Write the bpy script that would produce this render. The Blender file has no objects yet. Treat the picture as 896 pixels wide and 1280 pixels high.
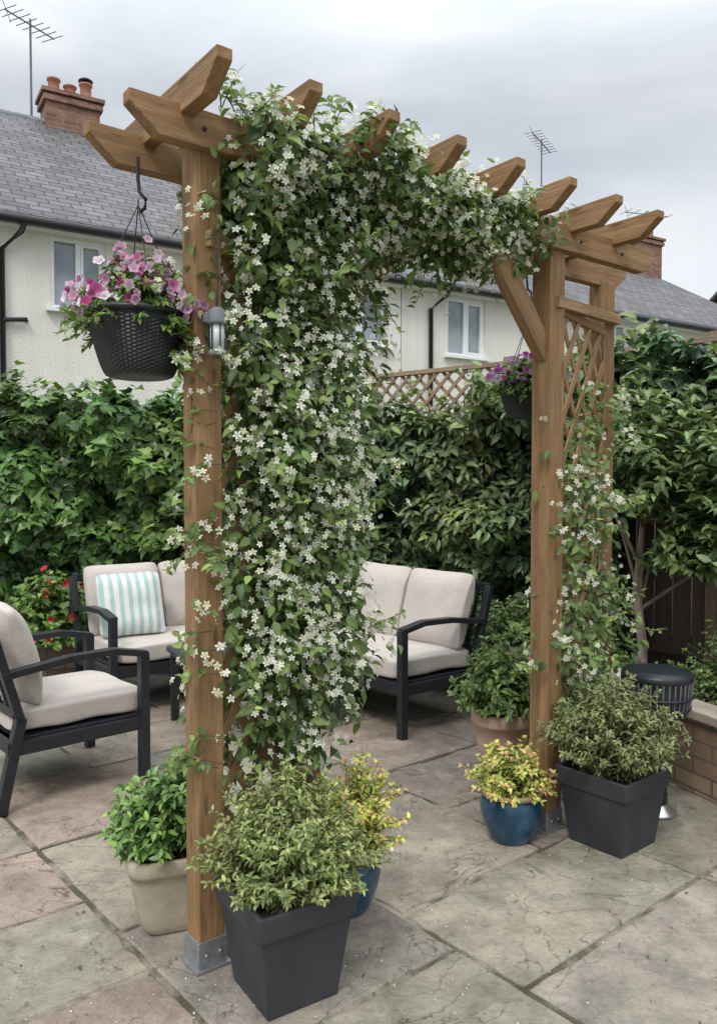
import bpy, bmesh, math, random
import numpy as np
from mathutils import Vector, Matrix, noise
random.seed(7); rng=np.random.default_rng(7)
S=bpy.context.scene
R=math.radians
# ---------------------------------------------------------------- materials
def mat(name):
    m=bpy.data.materials.new(name); m.use_nodes=True
    nt=m.node_tree; b=nt.nodes['Principled BSDF']
    return m,nt,b
def L(nt,a,b): nt.links.new(a,b)
def ramp(nt,fac,stops):
    r=nt.nodes.new('ShaderNodeValToRGB')
    e=r.color_ramp.elements
    while len(e)<len(stops): e.new(0.5)
    for i,(p,c) in enumerate(stops):
        e[i].position=p; e[i].color=(c[0],c[1],c[2],1)
    L(nt,fac,r.inputs[0]); return r
def coord(nt,scale=(1,1,1),src='Object'):
    tc=nt.nodes.new('ShaderNodeTexCoord'); mp=nt.nodes.new('ShaderNodeMapping')
    mp.inputs['Scale'].default_value=scale
    L(nt,tc.outputs[src],mp.inputs[0]); return mp.outputs[0]
def noi(nt,vec,scale,detail=5,rough=.55,dist=0):
    n=nt.nodes.new('ShaderNodeTexNoise'); n.inputs['Scale'].default_value=scale
    n.inputs['Detail'].default_value=detail; n.inputs['Roughness'].default_value=rough
    n.inputs['Distortion'].default_value=dist
    L(nt,vec,n.inputs['Vector']); return n.outputs[0]
def mix(nt,a,b,fac,mode='MIX'):
    m=nt.nodes.new('ShaderNodeMix'); m.data_type='RGBA'; m.blend_type=mode
    for s,v in ((6,a),(7,b),(0,fac)):
        if isinstance(v,bpy.types.NodeSocket): L(nt,v,m.inputs[s])
        elif s==0: m.inputs[0].default_value=v
        else: m.inputs[s].default_value=(v[0],v[1],v[2],1)
    return m.outputs[2]
def mth(nt,op,a,b=0.0):
    m=nt.nodes.new('ShaderNodeMath'); m.operation=op
    for i,v in ((0,a),(1,b)):
        if isinstance(v,bpy.types.NodeSocket): L(nt,v,m.inputs[i])
        else: m.inputs[i].default_value=v
    return m.outputs[0]
def bump(nt,b,h,strength=.4,dist=.01):
    n=nt.nodes.new('ShaderNodeBump'); n.inputs['Strength'].default_value=strength
    n.inputs['Distance'].default_value=dist
    L(nt,h,n.inputs['Height']); L(nt,n.outputs[0],b.inputs['Normal'])
def simple(name,c1,c2,scale=8,rough=.6,bs=.2,bd=.003,metal=0,sc=(1,1,1)):
    m,nt,b=mat(name); v=coord(nt,sc)
    n=noi(nt,v,scale,6)
    r=ramp(nt,n,[(.3,c1),(.7,c2)])
    L(nt,r.outputs[0],b.inputs['Base Color'])
    b.inputs['Roughness'].default_value=rough; b.inputs['Metallic'].default_value=metal
    n2=noi(nt,v,scale*12,4)
    bump(nt,b,n2,bs,bd); return m

def wood_mat(name,dark,light,grey=.0):
    m,nt,b=mat(name)
    oi=nt.nodes.new('ShaderNodeObjectInfo')
    v=coord(nt,(1.2,16,16))
    va=nt.nodes.new('ShaderNodeVectorMath'); va.operation='ADD'
    L(nt,v,va.inputs[0]); 
    sc=nt.nodes.new('ShaderNodeVectorMath'); sc.operation='SCALE'; sc.inputs['Scale'].default_value=30
    cx=nt.nodes.new('ShaderNodeCombineXYZ'); 
    for i in range(3): L(nt,oi.outputs['Random'],cx.inputs[i])
    L(nt,cx.outputs[0],sc.inputs[0]); L(nt,sc.outputs[0],va.inputs[1]); v=va.outputs[0]
    n=noi(nt,v,1.6,7,.6,.8)
    n2=noi(nt,v,7,4,.6,.3)
    r=ramp(nt,n,[(.25,dark),(.5,[(a+c)/2 for a,c in zip(dark,light)]),(.75,light)])
    r2=ramp(nt,n2,[(.3,(.72,.72,.72)),(.6,(1,1,1))])
    c=mix(nt,r.outputs[0],r2.outputs[0],.8,'MULTIPLY')
    v2=coord(nt,(1,1,1)); n3=noi(nt,v2,3,4)
    r3=ramp(nt,n3,[(.35,(1.08,1.04,1.0)),(.7,(.8,.8,.82))])
    c=mix(nt,c,r3.outputs[0],.8,'MULTIPLY')
    vo=nt.nodes.new('ShaderNodeTexVoronoi'); vo.inputs['Scale'].default_value=1.0
    mp=coord(nt,(3.2,14,14)); L(nt,mp,vo.inputs['Vector'])
    kn=ramp(nt,vo.outputs['Distance'],[(.07,(.28,.22,.18)),(.14,(1,1,1))])
    c=mix(nt,c,kn.outputs[0],.7,'MULTIPLY')
    v4=coord(nt,(.8,38,38)); n4=noi(nt,v4,1.3,3,.5,.3); ck=ramp(nt,n4,[(.485,(1,1,1)),(.5,(.4,.36,.32)),(.515,(1,1,1))])
    c=mix(nt,c,ck.outputs[0],.6,'MULTIPLY')
    L(nt,c,b.inputs['Base Color'])
    b.inputs['Roughness'].default_value=.74
    h=mth(nt,'ADD',n,mth(nt,'MULTIPLY',n2,.6))
    bump(nt,b,h,.4,.004)
    return m
M_wood=wood_mat('treated_timber',(.18,.10,.04),(.41,.25,.12))
M_lath=wood_mat('lath_timber',(.28,.165,.075),(.5,.32,.165))
M_fence=wood_mat('fence_timber',(.07,.053,.042),(.16,.12,.09))
M_flat=wood_mat('lattice_timber',(.2,.14,.085),(.38,.28,.18))
M_frame=simple('charcoal_metal',(.012,.014,.018),(.02,.023,.03),20,.42,.1,.001)
M_black=simple('black_plastic',(.012,.013,.016),(.024,.025,.028),15,.45,.1,.001)
M_planter=simple('charcoal_planter',(.024,.027,.033),(.045,.048,.055),6,.6,.25,.0015)
M_galv=simple('galvanised_steel',(.28,.3,.32),(.45,.47,.5),30,.42,.2,.001,.7)
M_silver=simple('brushed_steel',(.5,.5,.52),(.62,.62,.64),30,.28,.05,.001,.9)
M_soil=simple('soil',(.018,.012,.008),(.06,.04,.028),30,.95,.8,.01)
M_white=simple('white_upvc',(.76,.77,.78),(.84,.84,.84),5,.35,.05,.001)
M_terra=simple('terracotta',(.4,.25,.17),(.55,.4,.3),7,.8,.3,.002)
M_stonepot=simple('stone_pot',(.30,.265,.18),(.6,.53,.42),5,.85,.6,.003)
M_stem=simple('stem_bark',(.06,.04,.02),(.16,.11,.06),20,.8,.3,.002)
M_trunk=simple('trunk_bark',(.14,.105,.075),(.32,.26,.20),14,.85,.6,.004)
M_coping=simple('coping_stone',(.25,.21,.17),(.42,.37,.31),6,.85,.5,.004)
M_lawn=simple('far_ground',(.06,.08,.035),(.12,.12,.07),2,.95,.5,.02)
M_seal=simple('lead_grey',(.12,.13,.14),(.2,.21,.22),6,.6,.2,.002)
M_pot=simple('clay_pot',(.3,.13,.08),(.45,.2,.13),4,.8,.2,.002)
M_lens=simple('lamp_lens',(.5,.55,.55),(.6,.64,.62),4,.12,.02,.001)

m,nt,b=mat('blue_glaze'); v=coord(nt); n=noi(nt,v,9,6,.6,.5)
r=ramp(nt,n,[(.3,(.012,.035,.06)),(.55,(.02,.07,.13)),(.75,(.05,.15,.21))]); L(nt,r.outputs[0],b.inputs['Base Color'])
b.inputs['Roughness'].default_value=.18; bump(nt,b,n,.15,.004); M_blue=m
M_rim=simple('glaze_rim',(.2,.13,.07),(.36,.27,.16),9,.35,.1,.001)
def fabric(name,c,stripes=False):
    m,nt,b=mat(name); v=coord(nt)
    n=noi(nt,v,6,4); r=ramp(nt,n,[(.3,[x*.9 for x in c]),(.7,c)]); col=r.outputs[0]
    if stripes:
        sx=nt.nodes.new('ShaderNodeSeparateXYZ'); L(nt,v,sx.inputs[0])
        f=mth(nt,'FRACT',mth(nt,'MULTIPLY',sx.outputs[0],17.5))
        g=mth(nt,'GREATER_THAN',f,.52)
        f2=mth(nt,'GREATER_THAN',mth(nt,'FRACT',mth(nt,'ADD',mth(nt,'MULTIPLY',sx.outputs[0],17.5),.35)),.9)
        g=mth(nt,'MAXIMUM',g,f2)
        col=mix(nt,col,(.36,.5,.48),g)
    L(nt,col,b.inputs['Base Color']); b.inputs['Roughness'].default_value=.95
    w=noi(nt,v,260,2); h=mth(nt,'ADD',mth(nt,'MULTIPLY',w,.12),noi(nt,v,6,4,.6,.8)); bump(nt,b,h,.5,.02)
    try: b.inputs['Sheen Weight'].default_value=.2
    except: pass
    return m
M_fab=fabric('cushion_fabric',(.54,.485,.44)); M_stripe=fabric('striped_fabric',(.7,.7,.67),True)
def leafmat(name,trans=.25,rough=.42,spec=.5):
    m,nt,b=mat(name)
    a=nt.nodes.new('ShaderNodeAttribute'); a.attribute_name='Col'
    L(nt,a.outputs['Color'],b.inputs['Base Color']); b.inputs['Roughness'].default_value=rough
    b.inputs['Specular IOR Level'].default_value=spec
    t=nt.nodes.new('ShaderNodeBsdfTranslucent')
    c=mix(nt,a.outputs['Color'],(1.15,1.3,.5),.7,'MULTIPLY'); L(nt,c,t.inputs[0])
    ms=nt.nodes.new('ShaderNodeMixShader'); ms.inputs[0].default_value=trans
    L(nt,b.outputs[0],ms.inputs[1]); L(nt,t.outputs[0],ms.inputs[2])
    L(nt,ms.outputs[0],nt.nodes['Material Output'].inputs[0]); return m
M_leaf=leafmat('leaf',.3,.45,.4); M_gloss=leafmat('glossy_leaf',.18,.38,.45)
def petalmat():
    m,nt,b=mat('petal'); a=nt.nodes.new('ShaderNodeAttribute'); a.attribute_name='Col'
    L(nt,a.outputs['Color'],b.inputs['Base Color']); b.inputs['Roughness'].default_value=.6
    t=nt.nodes.new('ShaderNodeBsdfTranslucent'); L(nt,a.outputs['Color'],t.inputs[0])
    ms=nt.nodes.new('ShaderNodeMixShader'); ms.inputs[0].default_value=.3
    L(nt,b.outputs[0],ms.inputs[1]); L(nt,t.outputs[0],ms.inputs[2])
    L(nt,ms.outputs[0],nt.nodes['Material Output'].inputs[0]); return m
M_petal=petalmat()
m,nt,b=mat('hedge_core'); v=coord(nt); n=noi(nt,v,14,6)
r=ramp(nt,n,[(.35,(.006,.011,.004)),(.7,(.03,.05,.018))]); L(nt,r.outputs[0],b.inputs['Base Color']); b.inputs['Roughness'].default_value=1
b.inputs['Specular IOR Level'].default_value=0; bump(nt,b,n,.8,.05); M_core=m  # near-black colour stands in for the shaded inside of a hedge
def brickmat(name,c1,c2,mortar,scale=1.0,bw=.225,rh=.075):
    m,nt,b=mat(name); tc=nt.nodes.new('ShaderNodeTexCoord'); sx=nt.nodes.new('ShaderNodeSeparateXYZ'); L(nt,tc.outputs['Object'],sx.inputs[0])
    cx=nt.nodes.new('ShaderNodeCombineXYZ'); L(nt,mth(nt,'ADD',sx.outputs[0],sx.outputs[1]),cx.inputs[0]); L(nt,sx.outputs[2],cx.inputs[1])
    br=nt.nodes.new('ShaderNodeTexBrick'); L(nt,cx.outputs[0],br.inputs['Vector'])
    br.inputs['Color1'].default_value=(*c1,1); br.inputs['Color2'].default_value=(*c2,1); br.inputs['Mortar'].default_value=(*mortar,1)
    br.inputs['Scale'].default_value=1; br.inputs['Brick Width'].default_value=bw; br.inputs['Row Height'].default_value=rh
    br.inputs['Mortar Size'].default_value=.006; br.inputs['Bias'].default_value=0
    n=noi(nt,tc.outputs['Object'],7,5); r=ramp(nt,n,[(.3,(.65,.63,.6)),(.7,(1.1,1.1,1.1))])
    c=mix(nt,br.outputs[0],r.outputs[0],.8,'MULTIPLY'); L(nt,c,b.inputs['Base Color']); b.inputs['Roughness'].default_value=.9
    h=mth(nt,'SUBTRACT',mth(nt,'MULTIPLY',noi(nt,tc.outputs['Object'],60,3),.4),br.outputs[1]); bump(nt,b,h,.6,.008); return m
M_brick=brickmat('garden_brick',(.22,.145,.095),(.36,.27,.185),(.13,.115,.095))
M_redbrick=brickmat('red_brick',(.21,.095,.065),(.32,.17,.12),(.26,.23,.2))
m,nt,b=mat('slate_roof'); tc=nt.nodes.new('ShaderNodeTexCoord')
br=nt.nodes.new('ShaderNodeTexBrick'); L(nt,tc.outputs['Object'],br.inputs['Vector'])
br.inputs['Color1'].default_value=(.08,.08,.085,1); br.inputs['Color2'].default_value=(.155,.153,.158,1); br.inputs['Mortar'].default_value=(.025,.025,.028,1)
br.inputs['Scale'].default_value=1; br.inputs['Brick Width'].default_value=.3; br.inputs['Row Height'].default_value=.17; br.inputs['Mortar Size'].default_value=.013
n=noi(nt,tc.outputs['Object'],1.3,6,.65); r=ramp(nt,n,[(.3,(.65,.65,.65)),(.7,(1.22,1.2,1.15))])
c=mix(nt,br.outputs[0],r.outputs[0],.9,'MULTIPLY'); L(nt,c,b.inputs['Base Color']); b.inputs['Roughness'].default_value=.68
sy=nt.nodes.new('ShaderNodeSeparateXYZ'); L(nt,tc.outputs['Object'],sy.inputs[0])
saw=mth(nt,'FRACT',mth(nt,'DIVIDE',sy.outputs[1],.17))
bump(nt,b,mth(nt,'SUBTRACT',mth(nt,'MULTIPLY',saw,-1.0),br.outputs[1]),.8,.02); M_slate=m
m,nt,b=mat('pebbledash'); v=coord(nt); n=noi(nt,v,.9,6,.65); r=ramp(nt,n,[(.3,(.78,.75,.68)),(.7,(.88,.86,.80))])
n2=noi(nt,v,45,3,.7); r2=ramp(nt,n2,[(.35,(.78,.77,.75)),(.6,(1,1,1))])
vs=coord(nt,(2.5,2.5,.25)); n3=noi(nt,vs,1.2,5); r3=ramp(nt,n3,[(.3,(.88,.87,.85)),(.55,(1,1,1))])
c=mix(nt,r.outputs[0],r2.outputs[0],.8,'MULTIPLY'); c=mix(nt,c,r3.outputs[0],.7,'MULTIPLY')
L(nt,c,b.inputs['Base Color']); b.inputs['Roughness'].default_value=.95; bump(nt,b,n2,.7,.015); M_render=m
m,nt,b=mat('window_glass'); v=coord(nt); n=noi(nt,v,1.5,2); r=ramp(nt,n,[(.4,(.16,.2,.23)),(.6,(.3,.35,.38))]); L(nt,r.outputs[0],b.inputs['Base Color'])
b.inputs['Roughness'].default_value=.05; b.inputs['Specular IOR Level'].default_value=1.0; M_glass=m
# paving
m,nt,b=mat('riven_sandstone')
a=nt.nodes.new('ShaderNodeAttribute'); a.attribute_name='Col'
tc=nt.nodes.new('ShaderNodeTexCoord'); va=nt.nodes.new('ShaderNodeVectorMath'); va.operation='MULTIPLY_ADD'
L(nt,a.outputs['Color'],va.inputs[0]); va.inputs[1].default_value=(90,90,90); L(nt,tc.outputs['Object'],va.inputs[2]); v=va.outputs[0]
big=noi(nt,v,1.9,5,.52,.6); st=mth(nt,'MULTIPLY',big,9.0); fl=mth(nt,'FLOOR',st); fr=mth(nt,'FRACT',st)
edge=ramp(nt,fr,[(0.0,(.22,.20,.18)),(.045,(.82,.81,.80)),(.12,(1,1,1))])
fn=noi(nt,v,8,9,.68,.3); fine=noi(nt,v,60,5,.7)
mot=ramp(nt,fn,[(.3,(.55,.53,.51)),(.5,(.95,.94,.92)),(.7,(1.26,1.24,1.2))])
st2=ramp(nt,noi(nt,v,2.6,6,.7),[(.32,(.60,.61,.60)),(.5,(.92,.91,.89)),(.66,(1.1,1.07,1.03))])
c=mix(nt,a.outputs['Color'],mot.outputs[0],.85,'MULTIPLY'); c=mix(nt,c,st2.outputs[0],.95,'MULTIPLY')
brk=ramp(nt,noi(nt,v,4,4),[(.42,(0,0,0)),(.52,(1,1,1))])
e2=mix(nt,(1,1,1),edge.outputs[0],brk.outputs[0]); c=mix(nt,c,e2,.9,'MULTIPLY')
sp=ramp(nt,fine,[(.3,(.62,.62,.62)),(.5,(1,1,1))]); c=mix(nt,c,sp.outputs[0],.75,'MULTIPLY')
ms_=ramp(nt,noi(nt,tc.outputs['Object'],1.7,7,.75),[(.5,(0,0,0)),(.72,(1,1,1))])
c=mix(nt,c,(.15,.145,.095),mth(nt,'MULTIPLY',ms_.outputs[0],.45))
L(nt,c,b.inputs['Base Color']); b.inputs['Roughness'].default_value=.66; b.inputs['Specular IOR Level'].default_value=.4
h=mth(nt,'ADD',mth(nt,'MULTIPLY',fl,.2),mth(nt,'ADD',mth(nt,'MULTIPLY',fn,.7),mth(nt,'MULTIPLY',fine,.14)))
bump(nt,b,h,1.0,.028); M_slab=m
m,nt,b=mat('joint_sand'); v=coord(nt); n=noi(nt,v,3,7,.7); r=ramp(nt,n,[(.3,(.04,.045,.025)),(.45,(.09,.08,.055)),(.56,(.28,.25,.20)),(.7,(.40,.36,.30))]); L(nt,r.outputs[0],b.inputs['Base Color'])
b.inputs['Roughness'].default_value=.95; bump(nt,b,noi(nt,v,120,4),.8,.006); M_joint=m

# ---------------------------------------------------------------- mesh helpers
def empty(name,loc=(0,0,0),rz=0,parent=None):
    e=bpy.data.objects.new(name,None); e.location=loc; e.rotation_euler=(0,0,rz); e.empty_display_size=.1
    S.collection.objects.link(e)
    if parent: e.parent=parent
    return e
def obj(name,me,m=None,parent=None,loc=(0,0,0),rot=(0,0,0),smooth=False):
    o=bpy.data.objects.new(name,me); S.collection.objects.link(o)
    if m: me.materials.append(m)
    if parent: o.parent=parent
    o.location=loc; o.rotation_euler=rot
    if smooth:
        me.polygons.foreach_set('use_smooth',[True]*len(me.polygons))
    return o
def bevel(o,w=.003,seg=2):
    md=o.modifiers.new('b','BEVEL'); md.width=w; md.segments=seg; md.limit_method='ANGLE'; md.angle_limit=R(40)
def box(name,size,loc,m,parent=None,rot=(0,0,0),bev=.003):
    x,y,z=[s/2 for s in size]
    me=bpy.data.meshes.new(name)
    me.from_pydata([(-x,-y,-z),(x,-y,-z),(x,y,-z),(-x,y,-z),(-x,-y,z),(x,-y,z),(x,y,z),(-x,y,z)],[],
      [(0,3,2,1),(4,5,6,7),(0,1,5,4),(1,2,6,5),(2,3,7,6),(3,0,4,7)])
    o=obj(name,me,m,parent,loc,rot)
    if bev: bevel(o,bev)
    return o
def stick(name,p,q,w,t,m,parent=None,bev=.002,up=(0,0,1)):
    p=Vector(p);q=Vector(q); d=q-p; o=box(name,(d.length,w,t),(0,0,0),m,parent,bev=bev)
    x=d.normalized(); u=Vector(up)
    if abs(x.dot(u))>.99: u=Vector((0.79,.61,0))
    y=u.cross(x).normalized(); z=x.cross(y)
    mt=Matrix((x,y,z)).transposed().to_4x4(); mt.translation=(p+q)/2
    o.matrix_local=mt; return o
def profile(name,pts,th,m,parent,origin,xdir,bev=.003):
    n=len(pts); vs=[(a,-th/2,c) for a,c in pts]+[(a,th/2,c) for a,c in pts]
    fs=[tuple(range(n)),tuple(range(2*n-1,n-1,-1))]+[(i,i+n,(i+1)%n+n,(i+1)%n) for i in range(n)]
    me=bpy.data.meshes.new(name); me.from_pydata(vs,[],fs)
    bm=bmesh.new(); bm.from_mesh(me); bmesh.ops.recalc_face_normals(bm,faces=bm.faces); bm.to_mesh(me); bm.free()
    o=obj(name,me,m,parent); o.location=origin; o.rotation_euler=(0,0,math.atan2(xdir[1],xdir[0])); bevel(o,bev); return o
def lathe(name,prof,m,parent=None,loc=(0,0,0),seg=48,weave=0,smooth=True,sq=None,rz=0):
    vs=[];fs=[]
    for j,(r,z) in enumerate(prof):
        for i in range(seg):
            a=2*math.pi*i/seg; rr=r
            if weave and r>.02: rr+=weave*(1 if ((i//3+j)%2) else -1)
            if sq:
                c,s=math.cos(a),math.sin(a); rr=r/((abs(c)**sq+abs(s)**sq)**(1/sq))
            vs.append((rr*math.cos(a),rr*math.sin(a),z))
    for j in range(len(prof)-1):
        for i in range(seg):
            k=(i+1)%seg; fs.append((j*seg+i,j*seg+k,(j+1)*seg+k,(j+1)*seg+i))
    if prof[0][0]>.001: fs.append(tuple(range(seg-1,-1,-1)))
    if prof[-1][0]>.001: fs.append(tuple((len(prof)-1)*seg+i for i in range(seg)))
    me=bpy.data.meshes.new(name); me.from_pydata(vs,[],fs); 
    return obj(name,me,m,parent,loc,(0,0,rz),smooth)
def tubes(name,lines,m,parent,seg=4):
    vs=[];fs=[]
    for pts,r0,r1 in lines:
        b0=len(vs); n=len(pts); pts=[Vector(p) for p in pts]
        for j,p in enumerate(pts):
            d=(pts[min(j+1,n-1)]-pts[max(j-1,0)]); d=d.normalized() if d.length>0 else Vector((0,0,1))
            u=d.cross(Vector((0,0,1)) if abs(d.z)<.9 else Vector((1,0,0))).normalized(); w=d.cross(u)
            rr=r0+(r1-r0)*j/(n-1)
            for i in range(seg):
                a=2*math.pi*i/seg; vs.append(p+rr*(math.cos(a)*u+math.sin(a)*w))
        for j in range(n-1):
            for i in range(seg):
                k=(i+1)%seg; fs.append((b0+j*seg+i,b0+j*seg+k,b0+(j+1)*seg+k,b0+(j+1)*seg+i))
    me=bpy.data.meshes.new(name); me.from_pydata(vs,[],fs); return obj(name,me,m,parent,smooth=True)
def tube(name,pts,r,m,parent=None,seg=6): return tubes(name,[(pts,r,r)],m,parent,seg)

T_leaf=([(0,0,0),(.28,-.5,.08),(.62,-.42,.06),(1,0,-.12),(.62,.42,.06),(.28,.5,.08),(.3,0,0),(.64,0,-.02)],
        [(0,1,6),(1,2,7,6),(2,3,7),(0,6,5),(6,7,4,5),(7,3,4)],[1.1,.95,.95,1,.95,.95,1.2,1.2])
T_ivy=([(0,0,0),(-.05,-.38,.03),(.3,-.52,.05),(.42,-.3,.02),(1,0,-.12),(.42,.3,.02),(.3,.52,.05),(-.05,.38,.03),(.4,0,0)],
       [(0,1,2,8),(2,3,8),(3,4,8),(8,4,5),(8,5,6),(0,8,6,7)],[1.2,.9,.9,.95,1,.95,.9,.9,1.25])
def star():
    v=[(0,0,0)];f=[];s=[.82]
    for i in range(5):
        a=2*math.pi*i/5; b=len(v)
        for da,r,w in ((-.38,.62,.03),(0.12,1,-.02),(.54,.68,.1)):
            v.append((r*math.cos(a+da),r*math.sin(a+da),w)); s.append(1)
        f.append((0,b,b+1,b+2))
    return (v,f,s)
T_star=star()
def disc():
    v=[(0,0,-.35)];s=[.5];f=[]
    for i in range(15):
        a=2*math.pi*i/15; r=1 if i%3 else .78
        v.append((r*math.cos(a),r*math.sin(a),.05*math.sin(a*3+1))); s.append(1)
    for i in range(15): f.append((0,1+i,1+(i+1)%15))
    return (v,f,s)
T_disc=disc()
def unit(a): return a/np.maximum(np.linalg.norm(a,axis=-1,keepdims=True),1e-6)
def leaves(name,pos,axis,nrm,length,width,col,tmpl,m,parent):
    pos=np.asarray(pos,float); n=len(pos)
    nr=unit(np.asarray(nrm,float)); ax=np.asarray(axis,float); ax=unit(ax-(ax*nr).sum(1,keepdims=True)*nr); bt=np.cross(nr,ax)
    tv=np.array(tmpl[0]); K=len(tv); ln=np.broadcast_to(np.asarray(length,float),(n,))[:,None,None]; wd=np.broadcast_to(np.asarray(width,float),(n,))[:,None,None]
    curl=rng.uniform(.3,2.4,(n,1,1))
    V=pos[:,None,:]+ln*tv[None,:,0:1]*ax[:,None,:]+wd*tv[None,:,1:2]*bt[:,None,:]+ln*curl*tv[None,:,2:3]*nr[:,None,:]
    V=V.reshape(-1,3)
    sizes=[len(f) for f in tmpl[1]]; flat=np.concatenate([np.array(f) for f in tmpl[1]])
    li=(flat[None,:]+K*np.arange(n)[:,None]).reshape(-1)
    tot=np.tile(sizes,n); st=np.concatenate([[0],np.cumsum(tot)[:-1]])
    me=bpy.data.meshes.new(name); me.vertices.add(len(V)); me.vertices.foreach_set('co',V.ravel().astype(np.float32))
    me.loops.add(len(li)); me.loops.foreach_set('vertex_index',li.astype(np.int32))
    me.polygons.add(len(tot)); me.polygons.foreach_set('loop_start',st.astype(np.int32)); 
    me.update(calc_edges=True); me.validate()
    sh=np.array(tmpl[2])[None,:,None]; C=np.clip(np.asarray(col)[:,None,:]*sh,0,1); C=np.concatenate([C,np.ones((n,K,1))],2).reshape(-1,4)
    at=me.color_attributes.new('Col','FLOAT_COLOR','POINT'); at.data.foreach_set('color',C.ravel().astype(np.float32))
    o=obj(name,me,m,parent); me.polygons.foreach_set('use_smooth',[True]*len(me.polygons)); return o
def palette(n,cols,w=None,jit=.18):
    cols=np.array(cols,float); i=rng.choice(len(cols),n,p=w); j=rng.choice(len(cols),n,p=w); t=rng.random((n,1))
    c=cols[i]*t+cols[j]*(1-t); return c*(1+rng.normal(0,jit,(n,1))).clip(.5,1.6)
def rnd3(n): return rng.normal(0,1,(n,3))

# ---------------------------------------------------------------- camera
cam=bpy.data.cameras.new('Camera'); co=bpy.data.objects.new('Camera',cam); S.collection.objects.link(co)
co.location=(0,0,1.4); co.rotation_euler=(R(90-1.83),0,0)
cam.sensor_fit='VERTICAL'; cam.sensor_height=24; cam.lens=18.75; cam.clip_end=500; cam.clip_start=.05
S.camera=co

# ---------------------------------------------------------------- world, sun
w=bpy.data.worlds.new('World'); S.world=w; w.use_nodes=True; nt=w.node_tree
bg=nt.nodes['Background']; sky=nt.nodes.new('ShaderNodeTexSky'); sky.sky_type='NISHITA'; sky.sun_disc=False
SE=R(52)
sky.sun_elevation=SE
L(nt,sky.outputs[0],bg.inputs[0]); bg.inputs[1].default_value=.02
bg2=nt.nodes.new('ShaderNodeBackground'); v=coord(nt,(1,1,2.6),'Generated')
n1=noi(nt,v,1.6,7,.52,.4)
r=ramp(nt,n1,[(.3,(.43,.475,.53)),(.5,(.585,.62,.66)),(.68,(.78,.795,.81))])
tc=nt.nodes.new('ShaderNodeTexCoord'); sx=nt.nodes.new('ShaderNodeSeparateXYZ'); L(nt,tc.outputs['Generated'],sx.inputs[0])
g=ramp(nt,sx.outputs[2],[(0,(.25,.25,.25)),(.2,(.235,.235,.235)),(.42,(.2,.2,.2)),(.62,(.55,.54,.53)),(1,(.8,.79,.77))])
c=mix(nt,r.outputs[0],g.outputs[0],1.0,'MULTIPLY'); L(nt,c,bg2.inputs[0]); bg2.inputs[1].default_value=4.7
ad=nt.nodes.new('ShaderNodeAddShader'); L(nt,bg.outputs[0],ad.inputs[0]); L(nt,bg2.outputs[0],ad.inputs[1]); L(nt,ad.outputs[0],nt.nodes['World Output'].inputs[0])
sl=bpy.data.lights.new('sun','SUN'); sl.energy=1.5; sl.angle=R(14); sl.color=(1,.96,.90)
so=bpy.data.objects.new('sun',sl); S.collection.objects.link(so)
sd=Vector((math.cos(SE)*-.35,math.cos(SE)*-.93,math.sin(SE))); so.rotation_euler=(-sd).to_track_quat('-Z','Y').to_euler()
sky.sun_rotation=math.atan2(sd.x,sd.y)
S.view_settings.view_transform='Standard'; S.view_settings.look='None'; S.view_settings.exposure=0

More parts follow.
